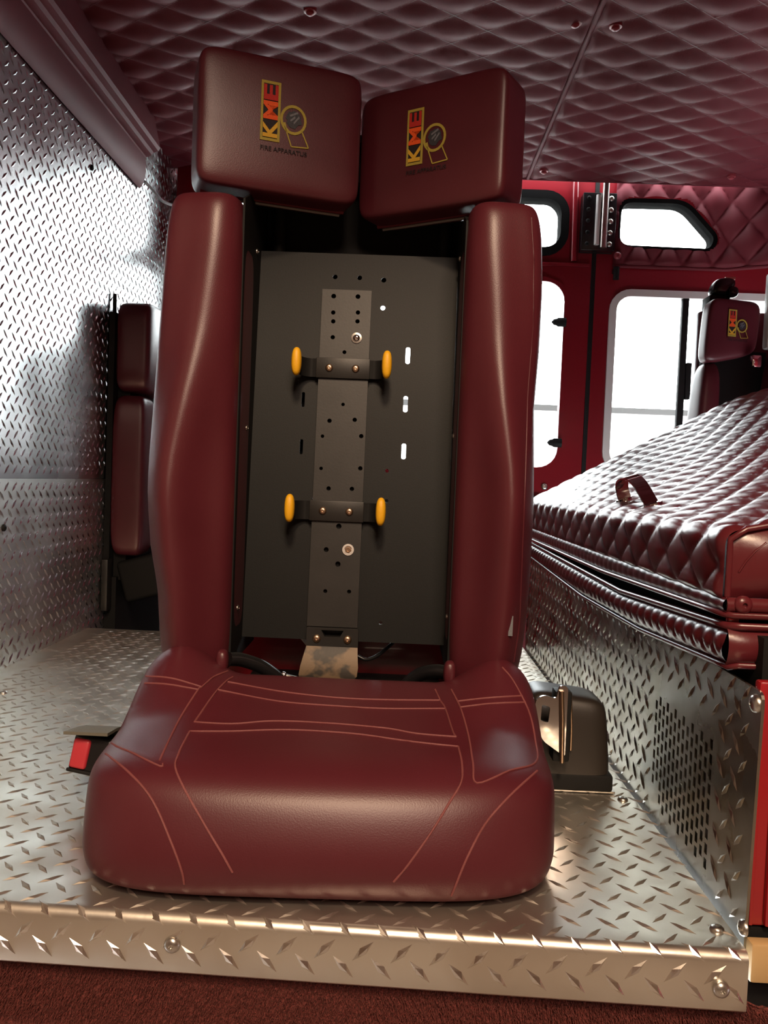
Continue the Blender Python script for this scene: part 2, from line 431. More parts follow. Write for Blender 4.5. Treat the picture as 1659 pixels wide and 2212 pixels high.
# --- far side of the cab: two red doors with windows
YB = 3.10
def bw(u, v, w): return (u, YB + w, v)
d1 = [rpoly([(-0.815, 1.59), (-0.60, 1.575), (-0.19, 1.38), (-0.19, 1.255), (-0.67, 1.262), (-0.815, 1.35)], 0.03), rrect(0.12, 0.562, 1.325, 1.51, 0.06), rrect(-0.74, -0.19, 0.93, 1.20, 0.06), rrect(-0.10, 0.587, 0.515, 1.207, 0.075)]
door1 = struct(plate('door_1', [(-0.90, -0.55), (0.680, -0.55), (0.680, 1.68), (-0.90, 1.68)], d1, bw, 0.04, 'red'))
trap = rpoly([(0.772, 1.343), (1.112, 1.340), (1.128, 1.385), (1.010, 1.508), (0.775, 1.506)], 0.045)
low2 = rrect(0.775, 1.60, 0.53, 1.165, 0.055)
door2 = struct(plate('door_2', [(0.696, -0.55), (2.03, -0.55), (2.03, 1.68), (0.696, 1.68)], [trap, low2], bw, 0.04, 'red'))
for P in d1[:2]: ring('window_gasket', P, 0.004, 0.026, bw, -0.014, 0.062, 'gasket', door1)
for P in d1[2:]: ring('window_edge', P, 0.002, 0.014, bw, -0.008, 0.03, 'red', door1)
for P in d1: plate('window_pane', offset(P, 0.004), [], lambda u, v, w: (u, YB+0.020+w, v), 0.004, 'glass', door1)
ring('window_gasket', trap, 0.004, 0.012, bw, -0.010, 0.062, 'gasket', door2)
ring('window_frame', low2, 0.004, 0.022, bw, -0.010, 0.03, 'alu', door2)
for P in (trap, low2): plate('window_pane', offset(P, 0.004), [], lambda u, v, w: (u, YB+0.020+w, v), 0.004, 'glass', door2)
box('slider_bar', 1.022, 1.046, YB-0.006, YB+0.018, 0.53, 1.163, 'black', door2, 0.003)
box('slider_latch', 1.046, 1.066, YB-0.012, YB+0.012, 0.79, 0.925, 'black', door2, 0.003)
for pz in (1.055, 0.61):
    xk = 0.552 if pz > 1 else 0.557
    lathe('window_latch', (xk+0.04, YB-0.016, pz), (-1, 0, 0), [(0.017, 0.0), (0.017, 0.028), (0.013, 0.034), (0.011, 0.044), (0.002, 0.052)], 'black', door1, 10)
LN = [offset(d1[0], 0.010), offset(d1[2], 0.016)]
plate('door_liner', [(-0.845, -0.45), (-0.14, -0.45), (-0.14, 1.64), (-0.845, 1.64)], LN, lambda u, v, w: (u, YB-0.006+w, v), 0.005, 'liner', door1)
tube('red_post', [(0.612, YB-0.010, 1.28), (0.605, YB-0.010, 1.60)], 0.012, 'red', door1, 12)
box('door_ledge', -0.85, 0.672, YB-0.012, YB-0.001, 1.262, 1.276, 'red', door1, 0.004)
box('bottom_rail', -0.80, 0.672, YB-0.020, YB-0.001, 0.36, 0.41, 'black', door1, 0.004)
screw('rail_bolt', (0.545, YB-0.003, 0.445), (0, -1, 0), 0.012, 'steel', door1)
box('door_seal', 0.6805, 0.6955, YB-0.004, YB+0.03, -0.5, 1.60, 'black', door1)
hg = box('hinge_leaf', 0.628, 0.750, YB-0.052, YB-0.022, 1.312, 1.520, 'blackgloss', door2, 0.004)
tube('hinge_pin', [(0.704, YB-0.066, 1.318), (0.705, YB-0.066, 1.548)], 0.0125, 'steel', hg, 14)
tube('hinge_sleeve', [(0.681, YB-0.060, 1.330), (0.682, YB-0.060, 1.508)], 0.0095, 'alu', hg, 12)
for i in range(5):
    screw('hinge_bolt', (0.729, YB-0.052, 1.335+i*0.041), (0, -1, 0), 0.010, 'steel', hg)
    screw('hinge_bolt', (0.648, YB-0.052, 1.335+i*0.041), (0, -1, 0), 0.008, 'black', hg)
box('hinge_packer', 0.63, 0.75, YB-0.024, YB-0.001, 1.314, 1.518, 'black', door2)
tube('door_stop', [(0.765, YB-0.03, 1.26), (0.765, YB-0.03, 1.215)], 0.011, 'black', door2, 10)
box('stop_foot', 0.757, 0.773, YB-0.03, YB-0.001, 1.242, 1.258, 'black', door2)
# quilted trim round the angled window; it turns inward past the window
def qy(x): return -0.016 - max(0, x-1.165)*0.55
def inside(x, z, P):
    c = False; n = len(P)
    for i in range(n):
        x1, z1 = P[i-1]; x2, z2 = P[i]
        if (z1 > z) != (z2 > z) and x < (x2-x1)*(z-z1)/(z2-z1)+x1: c = not c
    return c
hole = offset(trap, 0.009)
def qf(x, z):
    e = max(0, min(1, (x-0.758)/0.01, (z-1.272)/0.01)) ** 0.5
    return (x, YB + qy(x) - 0.024*pillow(x, z, 0.055, 0.075, 0.79, 1.285)*e, z)
sheet('quilted_surround', list(np.arange(0.755, 1.72, 0.0055)), list(np.arange(1.270, 1.60, 0.0055)), qf, 'quilt', door2, mask=lambda x, z: not inside(x, z, hole))
tube('surround_piping', [(0.755, YB-0.016, 1.268), (1.165, YB-0.016, 1.268), (1.70, YB-0.31, 1.268)], 0.007, 'quilt', door2, 8)
for x in (0.765,): screw('surround_button', (x, YB-0.035, 1.300), (0, -1, 0), 0.014, 'pinkscrew', door2)

# --- rest of the shell, out of the photograph's frame
struct(box('wall_right', 2.03, 2.06, 0.6, 3.14, -0.55, 1.62, 'vinyl'))
fw = struct(box('wall_front', 1.05, 3.6, 0.58, 0.62, -1.0, 3.1, 'red'))
box('light_blocking_header', -0.93, 1.05, 0.58, 0.62, 1.30, 3.1, 'red', fw)  # unseen header, hung low to keep lamp light off the headrests
box('outer_panel', -3.2, -0.885, 0.58, 0.62, -1.0, 3.1, 'red', fw)
box('step_panel', -0.885, 1.05, 0.85, 0.89, -1.0, -0.52, 'red', fw)
struct(box('wall_behind', -3.2, 3.6, -3.64, -3.6, -1.0, 3.1, 'plaster'))
struct(box('wall_station_left', -3.24, -3.2, -3.6, 0.58, -1.0, 3.1, 'plaster'))
struct(box('wall_station_right', 3.6, 3.64, -3.6, 0.58, -1.0, 3.1, 'plaster'))
struct(box('ceiling_station', -3.2, 3.6, -3.6, 0.58, 3.1, 3.14, 'plaster'))
struct(box('floor_station', -3.2, 3.6, -3.6, 0.85, -1.04, -1.0, 'concrete'))
struct(box('floor_outside', -8, 10, 3.3, 14, -1.04, -1.0, 'concrete'))
ow = struct(box('wall_outside', -6, 8, 6.0, 6.2, -1.0, 0.99, 'white'))
box('coping', -6, 8, 5.97, 6.2, 0.99, 1.03, 'greyline', ow)

# ================================================================== MAIN SEAT
seat = thing('jump_seat', 'large burgundy vinyl seat in front with open dark backboard and two angled headrests', 'seat')
def cush(a, b, c):
    x = -0.073 + 0.272*a*(1 + 0.010*b - 0.02*sm(-0.5, -1, c))
    wing = sm(0.50, 0.86, abs(a)) * sm(-0.15, 0.65, b)
    top = 0.134 + 0.030*sm(-0.6, 0.9, b) + 0.052*wing + 0.006*(1-a*a)*(1-b*b)
    z = 0.004 + (c+1)/2*top
    y = 1.034 + 0.195*b + 0.022*sm(-0.6, 1.0, c)*sm(0.2, -1.0, b) + 0.010*a*sm(0.2, -1.0, b)
    y -= 0.012*(1-a*a)*sm(0.0, -1.0, b)*(1-c*c)
    y -= 0.035*(1-a*a)*sm(0.3, 1.0, b)*sm(0, 1, c)
    return (x, y, z)
cushion = rbox('cushion', cush, 'vinyl', seat, n=5.0, N=44, nv=lambda c: 5.0 + 9*sm(0.0, -0.9, c))
ct = bvh_of(cushion)
ST = [
 [(357,1401),(322,1437),(292,1473),(268,1530),(236,1597),(290,1628),(345,1655),(352,1650)],
 [(302,1460),(370,1465),(435,1484)], [(280,1475),(360,1478),(428,1490)],
 [(492,1450),(462,1462),(435,1485),(428,1490),(390,1550),(360,1610),(345,1643)],
 [(503,1463),(488,1472),(462,1500),(420,1560)], [(420,1560),(500,1564),(590,1558),(700,1562),(830,1573),(900,1585),(985,1592)],
 [(410,1580),(500,1580),(625,1577),(760,1585),(850,1597),(920,1606),(990,1613)],
 [(410,1580),(385,1630),(382,1670),(435,1770),(480,1845),(502,1885)],
 [(492,1473),(600,1493),(720,1507),(830,1512),(950,1513)], [(470,1490),(600,1515),(720,1525),(830,1531),(962,1531)],
 [(215,1618),(280,1670),(330,1730),(370,1820),(392,1880),(398,1910)],
 [(940,1490),(952,1515),(962,1531),(978,1580),(985,1592)], [(990,1613),(998,1650),(996,1690),(970,1735),(930,1800),(880,1870),(850,1905)],
 [(975,1490),(995,1530),(1012,1590),(1022,1650),(1030,1692),(1100,1665),(1157,1647),(1156,1600),(1145,1545),(1125,1500),(1105,1465),(1085,1442)],
 [(990,1515),(1050,1508),(1128,1503)], [(995,1528),(1060,1520),(1135,1517)],
 [(1160,1665),(1100,1720),(1048,1780),(1010,1850),(985,1910),(975,1935)],
]
for line in ST:
    pts = []
    for p in catmull([(x, y, 0) for x, y in line], 5):
        h_ = hit(ct, p.x, p.y)
        if h_: pts.append(h_[0] + h_[1]*0.0002)
    pts = [p for i, p in enumerate(pts) if i == 0 or (p-pts[i-1]).length > 1e-4]
    if len(pts) > 2: tube('stitching', pts, 0.0013, 'thread', cushion, 6)
# pedestal under the cushion and dark red riser behind it
box('seat_base', -0.27, 0.11, 0.97, 1.20, 0.0025, 0.03, 'black', seat, 0.004)
box('riser_panel', -0.335, 0.175, 1.42, 1.44, 0.0025, 0.23, 'red', seat)

ZL = [0.17, 0.20, 0.28, 0.34, 0.41, 0.48, 0.56, 0.65, 0.73, 0.80, 0.85]
LO = [-0.338, -0.340, -0.345, -0.357, -0.363, -0.363, -0.360, -0.356, -0.352, -0.349, -0.346]
LI = [-0.238]*11
RO = [0.184, 0.188, 0.193, 0.194, 0.194, 0.192, 0.189, 0.193, 0.193, 0.190, 0.186]
RI = [0.081]*11
def bolster(side):
    O, I = (LO, LI) if side < 0 else (RO, RI)
    def fn(a, b, c):
        z = 0.15 + (c+1)/2*0.702
        xo = np.interp(z, ZL, O) + 0.0045*side; xi = np.interp(z, ZL, I)
        t = (a+1)/2 if side < 0 else (1-a)/2       # 0 outer .. 1 inner
        x = xo + (xi-xo)*t
        pk = np.interp(z, [0.15, 0.45, 0.62, 0.78], [0.42, 0.36, 0.55, 0.66])
        crest = math.exp(-((t-pk)/0.30)**2)
        dep = np.interp(z, [0.15, 0.30, 0.42, 0.55, 0.66, 0.85], [0.030, 0.052, 0.058, 0.042, 0.022, 0.010])
        y = 1.255 + 0.075*b - dep*crest*max(0, -b)**1.5
        return (x, y, z)
    return rbox('bolster', fn, 'vinyl', seat, n=4.5, N=36, nv=lambda c: 11)
bl, br = bolster(-1), bolster(1)
trb = bvh_of(br)
pts = []
for py in range(470, 1440, 30):
    h_ = hit(trb, {0: 1150}.get(1, 0) or np.interp(py, [470, 560, 700, 850, 1000, 1200, 1350, 1440], [1148, 1153, 1152, 1140, 1136, 1128, 1122, 1108]), py)
    if h_: pts.append(h_[0])
if len(pts) > 3: tube('side_seam', pts, 0.0011, 'vinyl', br, 6)
h_ = hit(trb, 1103, 1352)
if h_: box('maker_tag', h_[0].x-0.003, h_[0].x+0.003, h_[0].y-0.001, h_[0].y+0.001, h_[0].z-0.014, h_[0].z+0.014, 'elight', br)
for bb, x, z in ((bl, -0.242, 0.180), (br, 0.083, 0.178)):
    rbox('piping_end', lambda a, b, c, x=x, z=z: (x+0.009*a, 1.165+0.012*b, z+0.018*c), 'vinyl', bb, n=2.5, N=8)

# backboard with its real slots; it leans forward towards the foot
BT, BB = 0.812, 0.192
def bd(u, v, w): return (u, 1.350 - 0.058*(BT-v)/(BT-BB) + w, v)
def on_board(px, py):
    r = ray(px, py); lo, hi = 1.1, 1.5
    y = 1.33
    for _ in range(12):
        p = EYE + y/r[1]*r; y = bd(0, p[2], 0)[1]
    return p
def circ(px, py, r, k=10):
    p = on_board(px, py); return [(p[0]+r*math.cos(2*math.pi*i/k), p[2]+r*math.sin(2*math.pi*i/k)) for i in range(k)]
def slot(px, py, w, h):
    p = on_board(px, py); return rrect(p[0]-w/2, p[0]+w/2, p[2]-h/2, p[2]+h/2, w*0.4, 3)
holes = [circ(829, 605, 0.0042), circ(827, 665, 0.0040), slot(881, 768, 0.0072, 0.027), slot(876, 873, 0.0072, 0.026), slot(872, 975, 0.0072, 0.025),
         slot(655, 863, 0.005, 0.024), slot(651, 965, 0.005, 0.024), circ(724, 598, 0.004), circ(777, 600, 0.004), circ(680, 1075, 0.004), circ(836, 1017, 0.003), circ(822, 1345, 0.003), circ(668, 1338, 0.0035), circ(684, 1012, 0.0035), circ(835, 1082, 0.003)]
board = plate('backboard', [(-0.2385, BB), (0.0815, BB), (0.0815, BT), (-0.2385, BT)], holes, bd, 0.003, 'board', seat)
def chan(x, zt): 
    V = []
    for xx in (x-0.0015, x+0.0015):
        V += [(xx, 1.205, 0.165), (xx, 1.404, 0.165), (xx, 1.404, 1.012), (xx, 1.335, 1.012), (xx, 1.33, zt), (xx, 1.245, zt-0.008), (xx, 1.205, zt-0.026)]
    Fc = [tuple(range(7)), tuple(range(7, 14))[::-1]] + [(i, (i+1)%7, 7+(i+1)%7, 7+i) for i in range(7)]
    return obj('side_channel', V, Fc, 'black', seat, smooth=False, angle=1)
chL, chR = chan(-0.2400, 0.874), chan(0.0832, 0.853)
for z, y in ((0.80, 1.31), (0.52, 1.27), (0.245, 1.245)):
    screw('channel_screw', (-0.2384, y, z), (1, 0, 0), 0.0045, 'steel', chL)
    screw('channel_screw', (0.0816, y, z), (-1, 0, 0), 0.0045, 'steel', chR)
box('upper_back', -0.246, 0.090, 1.4045, 1.408, 0.78, 1.02, 'black', seat)
box('upper_cap', -0.238, 0.081, 1.375, 1.40, 1.000, 1.012, 'black', seat)
tube('frame_tube', [(-0.215, 1.385, 0.80), (-0.215, 1.385, 1.0)], 0.011, 'black', seat, 10)
tube('frame_tube', [(0.060, 1.385, 0.80), (0.060, 1.385, 1.0)], 0.011, 'black', seat, 10)
box('frame_rail', -0.238, 0.081, 1.37, 1.40, 0.800, 0.811, 'black', seat)

# bracket strip for the air cylinder
xl0, xr0 = -0.1352, -0.0560
PH_ = [(722,643,5.5),(774,644,5.5),(721,678,5),(774,678,5),(721,697,5),(773,697,5),(720,731,5),(745,763,4.5),
       (742,875,4),(713,910,5),(767,908,5),(698,943,4),(781,943,5),(695,1012,4),(779,1012,5),(711,1055,5),(761,1056,5),
       (733,1136,6),(706,1186,5.5),(731,1217,6),(704,1275,4.5),(755,1276,4.5)]
hl = [circ(x, y, r*0.00072) for x, y, r in PH_]
hl = [h for h in hl if min(p[0] for p in h) > xl0+0.001 and max(p[0] for p in h) < xr0-0.001]
def bdo(d): return lambda u, v, w: (bd(u, v, w)[0], bd(u, v, w)[1] - d, v)
strip = plate('bracket_strip', [(xl0, 0.215), (xr0, 0.215), (xr0, 0.7505), (xl0, 0.7505)], hl, bdo(0.011), 0.006, 'bracket', seat)
box('slot_light_blocker', -0.185, -0.140, 1.362, 1.40, 0.47, 0.81, 'black', seat)  # added behind the left slots to stop window light showing through
def washer(px, py, r, m1, m2):
    p = on_board(px, py); c = (p[0], p[1]-0.0115, p[2])
    lathe('washer', c, (0, -1, 0), [(r, 0), (r, 0.0018), (r*0.55, 0.0022), (r*0.5, 0.001), (0.0004, 0.001)], m1, strip, 18)
washer(771, 733, 0.0085, 'steel', 'steel')
p = on_board(771, 733); screw('washer_bolt', (p[0], p[1]-0.013, p[2]), (0, -1, 0), 0.0055, 'chrome', strip)
p = on_board(753, 1186)
lathe('washer', (p[0], p[1]-0.0115, p[2]), (0, -1, 0), [(0.0092, 0), (0.0092, 0.002), (0.0062, 0.0024), (0.0060, 0.0005), (0.0004, 0.0004)], 'alu', strip, 18)
lathe('socket_nut', (p[0], p[1]-0.0118, p[2]), (0, -1, 0), [(0.0058, 0), (0.0055, 0.0012), (0.0030, 0.0014), (0.0028, 0.0006), (0.0003, 0.0005)], 'brass', strip, 6)
def clip(y0, y1):
    a, b_ = on_board(740, y0), on_board(740, y1)
    zt, zb = a[2], b_[2]; zc = (zt+zb)/2; yc = on_board(740, (y0+y1)/2)[1]
    st = box('clip_strap', xl0-0.004, xr0+0.0025, yc-0.0175, yc-0.0115, zb, zt, 'bracket', seat, 0.0012)
    for px in (-0.118, -0.076): screw('clip_bolt', (px, yc-0.0175, zc), (0, -1, 0), 0.0062, 'brass', st)
    for sx in (-1, 1):
        xe = xl0-0.004 if sx < 0 else xr0+0.0025; xt = -0.166 if sx < 0 else -0.026
        # arm: a curved black band that leaves the strap and comes forward to the roller
        prof = [(xe, yc-0.013), (xe+(xt-xe)*0.35, yc-0.012), (xe+(xt-xe)*0.7, yc-0.022), (xt, yc-0.050)]
        prof = [(p.x, p.y) for p in catmull([(x, y, 0) for x, y in prof], 4)]
        V = []; Fc = []
        for x, y in prof:
            for dy in (0, 0.004):
                for z in (zb+0.0015, zt-0.0015): V.append((x, y+dy, z))
        for i in range(len(prof)-1):
            o = i*4; q = o+4
            Fc += [(o, o+1, q+1, q), (o+2, q+2, q+3, o+3), (o, q, q+2, o+2), (o+1, o+3, q+3, q+1)]
        Fc += [(0, 2, 3, 1), (len(V)-4, len(V)-3, len(V)-1, len(V)-2)]
        obj('clip_arm', V, Fc, 'black', st, angle=40)
        rbox('roller', lambda a, b, c, xt=xt: (xt+0.0078*a, yc-0.052+0.011*b, zc+0.0035+0.0218*c), 'yellow', st, n=2.4, N=10)
clip(777, 820); clip(1082, 1126)
# foot plate: upper boss with two bolts, then a lip that flares forward
fp = plate('foot_plate', [(-0.134, 0.186), (-0.0535, 0.186), (-0.0535, 0.214), (-0.134, 0.214)],
           [[(-0.106, 0.2015), (-0.082, 0.2015), (-0.0765, 0.2115), (-0.1115, 0.2115)]], lambda u, v, w: (u, 1.272+w, v), 0.012, 'bracket', seat)
for x in (-0.118, -0.070): screw('foot_bolt', (x, 1.272, 0.198), (0, -1, 0), 0.0065, 'brass', fp)
V = []; Fc = []
rows = [(0.186, 1.272, 0.0400), (0.176, 1.268, 0.0415), (0.158, 1.256, 0.0445), (0.147, 1.246, 0.0445), (0.1435, 1.241, 0.042)]
for i, (z, y, hw) in enumerate(rows):
    for j in range(9): 
        t = j/4-1; V.append((-0.0938+hw*t - 0.004*i/4, y, z))
m0 = len(V)
V += [(x, y+0.006, z-0.003) for x, y, z in V]
for i in range(4):
    for j in range(8):
        a = i*9+j; Fc += [(a, a+1, a+10, a+9), (m0+a, m0+a+9, m0+a+10, m0+a+1)]
bd_ = [i*9 for i in range(5)]; be = [i*9+8 for i in range(5)]
for i in range(4): Fc += [(bd_[i], bd_[i+1], bd_[i+1]+m0, bd_[i]+m0), (be[i], be[i]+m0, be[i+1]+m0, be[i+1])]
for j in range(8): Fc += [(36+j, 37+j, 37+j+m0, 36+j+m0), (j, j+m0, j+1+m0, j+1)]
obj('foot_lip', V, Fc, 'worn', fp, angle=40)
# hoses, cables and latch gear in the gap under the backboard
tube('hose', catmull([(-0.240, 1.20, 0.176), (-0.222, 1.215, 0.172), (-0.190, 1.235, 0.155), (-0.165, 1.25, 0.125), (-0.15, 1.26, 0.06)], 6), 0.0105, 'blackgloss', seat, 12)
tube('hose', catmull([(0.083, 1.20, 0.170), (0.065, 1.215, 0.168), (0.04, 1.235, 0.155), (0.018, 1.25, 0.125), (0.005, 1.26, 0.06)], 6), 0.0105, 'blackgloss', seat, 12)
tube('cable', catmull([(-0.16, 1.33, 0.200), (-0.137, 1.32, 0.178), (-0.12, 1.31, 0.16)], 6), 0.003, 'alu', seat, 8)
tube('cable', catmull([(-0.055, 1.31, 0.165), (-0.04, 1.31, 0.160), (-0.022, 1.32, 0.166), (0.0, 1.34, 0.182), (0.012, 1.36, 0.19)], 6), 0.003, 'blackgloss', seat, 8)
box('latch_bar', -0.16, 0.03, 1.262, 1.285, 0.118, 0.128, 'blackgloss', seat, 0.003)
tube('latch_rod', [(-0.165, 1.255, 0.142), (-0.13, 1.25, 0.137), (-0.092, 1.245, 0.130)], 0.003, 'steel', seat, 8)
lathe('latch_knob', (-0.085, 1.245, 0.130), (0, -0.3, 1), [(0.010, -0.004), (0.010, 0.003), (0.006, 0.006), (0.002, 0.0065)], 'steel', seat, 12)
screw('latch_bolt', (-0.165, 1.25, 0.144), (0, -1, 0.3), 0.005, 'chrome', seat)
box('gap_floor', -0.238, 0.081, 1.235, 1.42, 0.10, 0.112, 'black', seat)

# headrests
def text_mesh(s):
    c = bpy.data.curves.new('txt', 'FONT'); c.body = s; c.extrude = 0.0; c.offset = 0.035 if len(s) == 1 else 0.012
    o = bpy.data.objects.new('txt', c); COL.objects.link(o)
    bpy.context.view_layer.update()
    me = bpy.data.meshes.new_from_object(o.evaluated_get(bpy.context.evaluated_depsgraph_get()))
    bpy.data.objects.remove(o); bpy.data.curves.remove(c)
    V = np.array([v.co[:2] for v in me.vertices]); Fc = [list(p.vertices) for p in me.polygons]
    bpy.data.meshes.remove(me)
    V -= V.min(0); V /= V.max(0); return V, Fc
TX = {s: text_mesh(s) for s in ('K', 'M', 'E', 'FIRE APPARATUS')}
def emblem(fr, x0, z0, k, par, full=True):
    """embroidered badge; fr(x, z, w) carries badge millimetres to the pad face"""
    def to(x, z, w): return fr(x0 + x*0.001*k, z0 + z*0.001*k, w)
    def flat(nm, P, m, w=0.0007, holes=()):
        o = plate(nm, P, list(holes), lambda u, v, t: to(u, v, w*k*1.0 + t), -0.0007, m, par); return o
    R = [(0, 0), (29, 0), (29, 86), (0, 86)]
    flat('badge_border', R, 'olive', holes=[[(3.4, 4), (25.4, 4), (25.4, 82), (3.4, 82)]])
    flat('badge_field', [(3.4, 4), (25.4, 4), (25.4, 82), (3.4, 82)], 'edark', 0.0003)
    for s, m, z0_, z1_ in (('K', 'eyel', 5, 29), ('M', 'eora', 31, 57), ('E', 'ered', 58.5, 81)):
        V_, F_ = TX[s]
        # letters read upward: their tops point left
        obj('badge_letter', [to(25.2 - 21.6*v[1], z0_ + (z1_-z0_)*v[0], 0.0013) for v in V_], F_, m, par, smooth=False)
    n = 22
    C = lambda r, cx=49, cz=36: [(cx+r*math.cos(2*math.pi*i/n), cz+r*1.08*math.sin(2*math.pi*i/n)) for i in range(n)]
    flat('badge_ring', C(20), 'olive', holes=[C(16.2)])
    rr = random.Random(3)
    blob = [(50+(11.5+2.6*rr.uniform(-1, 1))*math.cos(2*math.pi*i/n), 37.5+(12+2.6*rr.uniform(-1, 1))*math.sin(2*math.pi*i/n)) for i in range(n)]
    flat('badge_disc', blob, 'egrey', 0.0005)
    for a, b, c, d in ((44, 40, 56, 46), (50, 30, 58, 40), (45, 33, 52, 39)):
        flat('badge_streak', [(a, b), (c, d), (c-1, d+3), (a-1, b+2.4)], 'elight', 0.0008)
    flat('badge_arc', [(34, 30), (36, 22), (43, 15.5), (50, 16), (44, 19), (39, 24), (37, 31)], 'olive', 0.0006)
    q = [(36, 26), (47, -3), (73, -1), (62, 22)]
    for i in range(3):
        a, b = Vector(q[i]), Vector(q[i+1]); t = (b-a).normalized(); nn = Vector((-t.y, t.x))*0.9
        flat('badge_outline', [tuple(a-nn), tuple(b-nn), tuple(b+nn), tuple(a+nn)], 'olive')
    V_, F_ = TX['FIRE APPARATUS']
    obj('badge_text', [to(1 + 70*v[0], -14 + 6.5*v[1], 0.0006) for v in V_], F_, 'edark', par, smooth=False)
def headrest(A, B, z0, z1, thick, ex, ez, k=1.0, em=True):
    A, B = Vector(A), Vector(B); d = (B-A); L = d.length; d.normalize()
    nrm = Vector((d.y, -d.x))                        # towards the viewer
    def fr(u, v, w): p = A + d*u + nrm*w; return (p.x, p.y, v)
    def fn(a, b, c):
        w = -thick/2 - b*thick/2
        bulge = 0.004*(1-a*a)*(1-c*c)*max(0, -b)
        return fr(L/2 + a*L/2, (z0+z1)/2 + c*(z1-z0)/2, w + bulge)
    h = rbox('headrest', fn, 'vinyl', seat, n=11.0, N=26)
    # welt along the lower and upper back edges
    for zz in (z0+0.002,):
        tube('welt', [fr(u, zz, -thick*0.60) for u in (0.012, L*0.33, L*0.66, L-0.012)], 0.0035, 'elight' if False else 'quilt', h, 8)
        tube('welt', [fr(u, zz-0.0025, -thick*0.72) for u in (0.016, L*0.33, L*0.66, L-0.016)], 0.0025, 'bind', h, 8)
    box_v = [fr(0.02, z0+0.02, -thick-0.004), fr(L-0.02, z0+0.02, -thick-0.004), fr(L-0.02, z1-0.02, -thick-0.004), fr(0.02, z1-0.02, -thick-0.004)]
    obj('mount_plate', box_v + [fr(0.02, z0+0.02, -thick+0.006), fr(L-0.02, z0+0.02, -thick+0.006), fr(L-0.02, z1-0.02, -thick+0.006), fr(0.02, z1-0.02, -thick+0.006)],
        [(0,1,2,3),(7,6,5,4),(0,4,5,1),(1,5,6,2),(2,6,7,3),(3,7,4,0)], 'black', h, smooth=False)
    ra = Vector(ray(*ex)); # badge corner on the face
    q = (A - Vector((0, 0))); dn = Vector((nrm.x, nrm.y, 0))
    P0 = Vector((A.x, A.y, z0)); t = (P0 - Vector(EYE)).dot(dn) / ra.dot(dn); hp = Vector(EYE) + ra*t
    u0 = Vector((hp.x-A.x, hp.y-A.y)).dot(d)
    emblem(lambda x, z, w: fr(x, z, w + 0.0042), u0, hp.z, ez, h)
headrest((-0.309, 1.196), (-0.0775, 1.283), 0.868, 1.066, 0.082, (560, 303), 1.0)
headrest((-0.0865, 1.324), (0.130, 1.196), 0.858, 1.050, 0.082, (880, 362), 0.97)
box('headrest_bar', -0.20, 0.05, 1.36, 1.385, 0.93, 0.96, 'black', seat)
box('headrest_bar', -0.19, -0.14, 1.30, 1.385, 0.92, 0.97, 'black', seat)
box('headrest_bar', 0.02, 0.06, 1.32, 1.385, 0.92, 0.97, 'black', seat)

# ================================================================== BELT HARDWARE
bk = thing('seat_belt_buckle', 'red-button seat belt buckle on a webbing stub left of the big cushion', 'belt buckle')
def rot(c, rx=0, ry=0, rz=0):
    return Matrix.Translation(c) @ Matrix.Rotation(rz, 4, 'Z') @ Matrix.Rotation(ry, 4, 'Y') @ Matrix.Rotation(rx, 4, 'X')
X = rot((-0.395, 1.08, 0.070), rx=math.radians(-12), ry=math.radians(6), rz=math.radians(-8))
box('housing', -0.024, 0.030, -0.012, 0.040, -0.026, 0.022, 'blackgloss', bk, 0.005, 3, X)
box('release_button', -0.0215, 0.002, -0.0165, -0.008, -0.0215, 0.017, 'button', bk, 0.004, 3, X)
box('release_rim', -0.024, 0.030, -0.0150, -0.009, -0.027, -0.0225, 'black', bk, 0.0015, 2, X)
V = []; 
for i in range(9):
    t = i/8; y = 1.055 + 0.13*t; z = 0.1005 - 0.004*math.sin(t*3.1) - 0.085*max(0, t-0.35)
    for x in (-0.424+0.030*t, -0.366+0.004*t):
        V += [(x, y, z), (x, y, z+0.004)]
Fc = []
for i in range(8):
    o = i*4; q = o+4; Fc += [(o+1, o+3, q+3, q+1), (o, q, q+2, o+2), (o, o+1, q+1, q), (o+2, q+2, q+3, o+3)]
Fc += [(0, 2, 3, 1), (32, 33, 35, 34)]
obj('webbing', V, Fc, 'greyplastic', bk, angle=40)
box('anchor_stalk', -0.40, -0.362, 1.115, 1.185, 0.002, 0.060, 'black', bk, 0.005)

rt = thing('seat_belt_retractor', 'black seat belt reel box with chrome tongue standing right of the big cushion', 'belt reel')
Xr = rot((0.268, 1.235, 0.0), rz=math.radians(6))
def rfn(a, b, c):
    z = 0.0720 + 0.0695*c; x = 0.268 + 0.058*a + 0.003*c*0 - 0.004*c; y = 1.245 + 0.045*b + 0.008*c
    return (x, y, z + 0.006*(-a)*max(0, c))
rbox('housing', rfn, 'retr', rt, n=6.5, N=16)
box('base_plate', 0.214, 0.336, 1.20, 1.29, 0.0018, 0.0045, 'steel', rt)
box('housing_foot', 0.208, 0.331, 1.194, 1.293, 0.0045, 0.030, 'black', rt, 0.004)
box('webbing', 0.236, 0.260, 1.170, 1.200, 0.055, 0.157, 'black', rt, 0.003)
tg = plate('belt_tongue', rpoly([(0.206, 0.112), (0.221, 0.086), (0.245, 0.070), (0.252, 0.066), (0.252, 0.166), (0.240, 0.168), (0.236, 0.148), (0.218, 0.153), (0.207, 0.146)], 0.006, 4),
           [rpoly([(0.215, 0.116), (0.226, 0.113), (0.228, 0.136), (0.216, 0.139)], 0.003, 3)], lambda u, v, w: (u, 1.163+w, v), 0.004, 'chrome', rt)
tube('tongue_edge', [(0.2425, 1.160, 0.160), (0.2450, 1.158, 0.120), (0.2475, 1.160, 0.058)], 0.0032, 'brass', rt, 8)
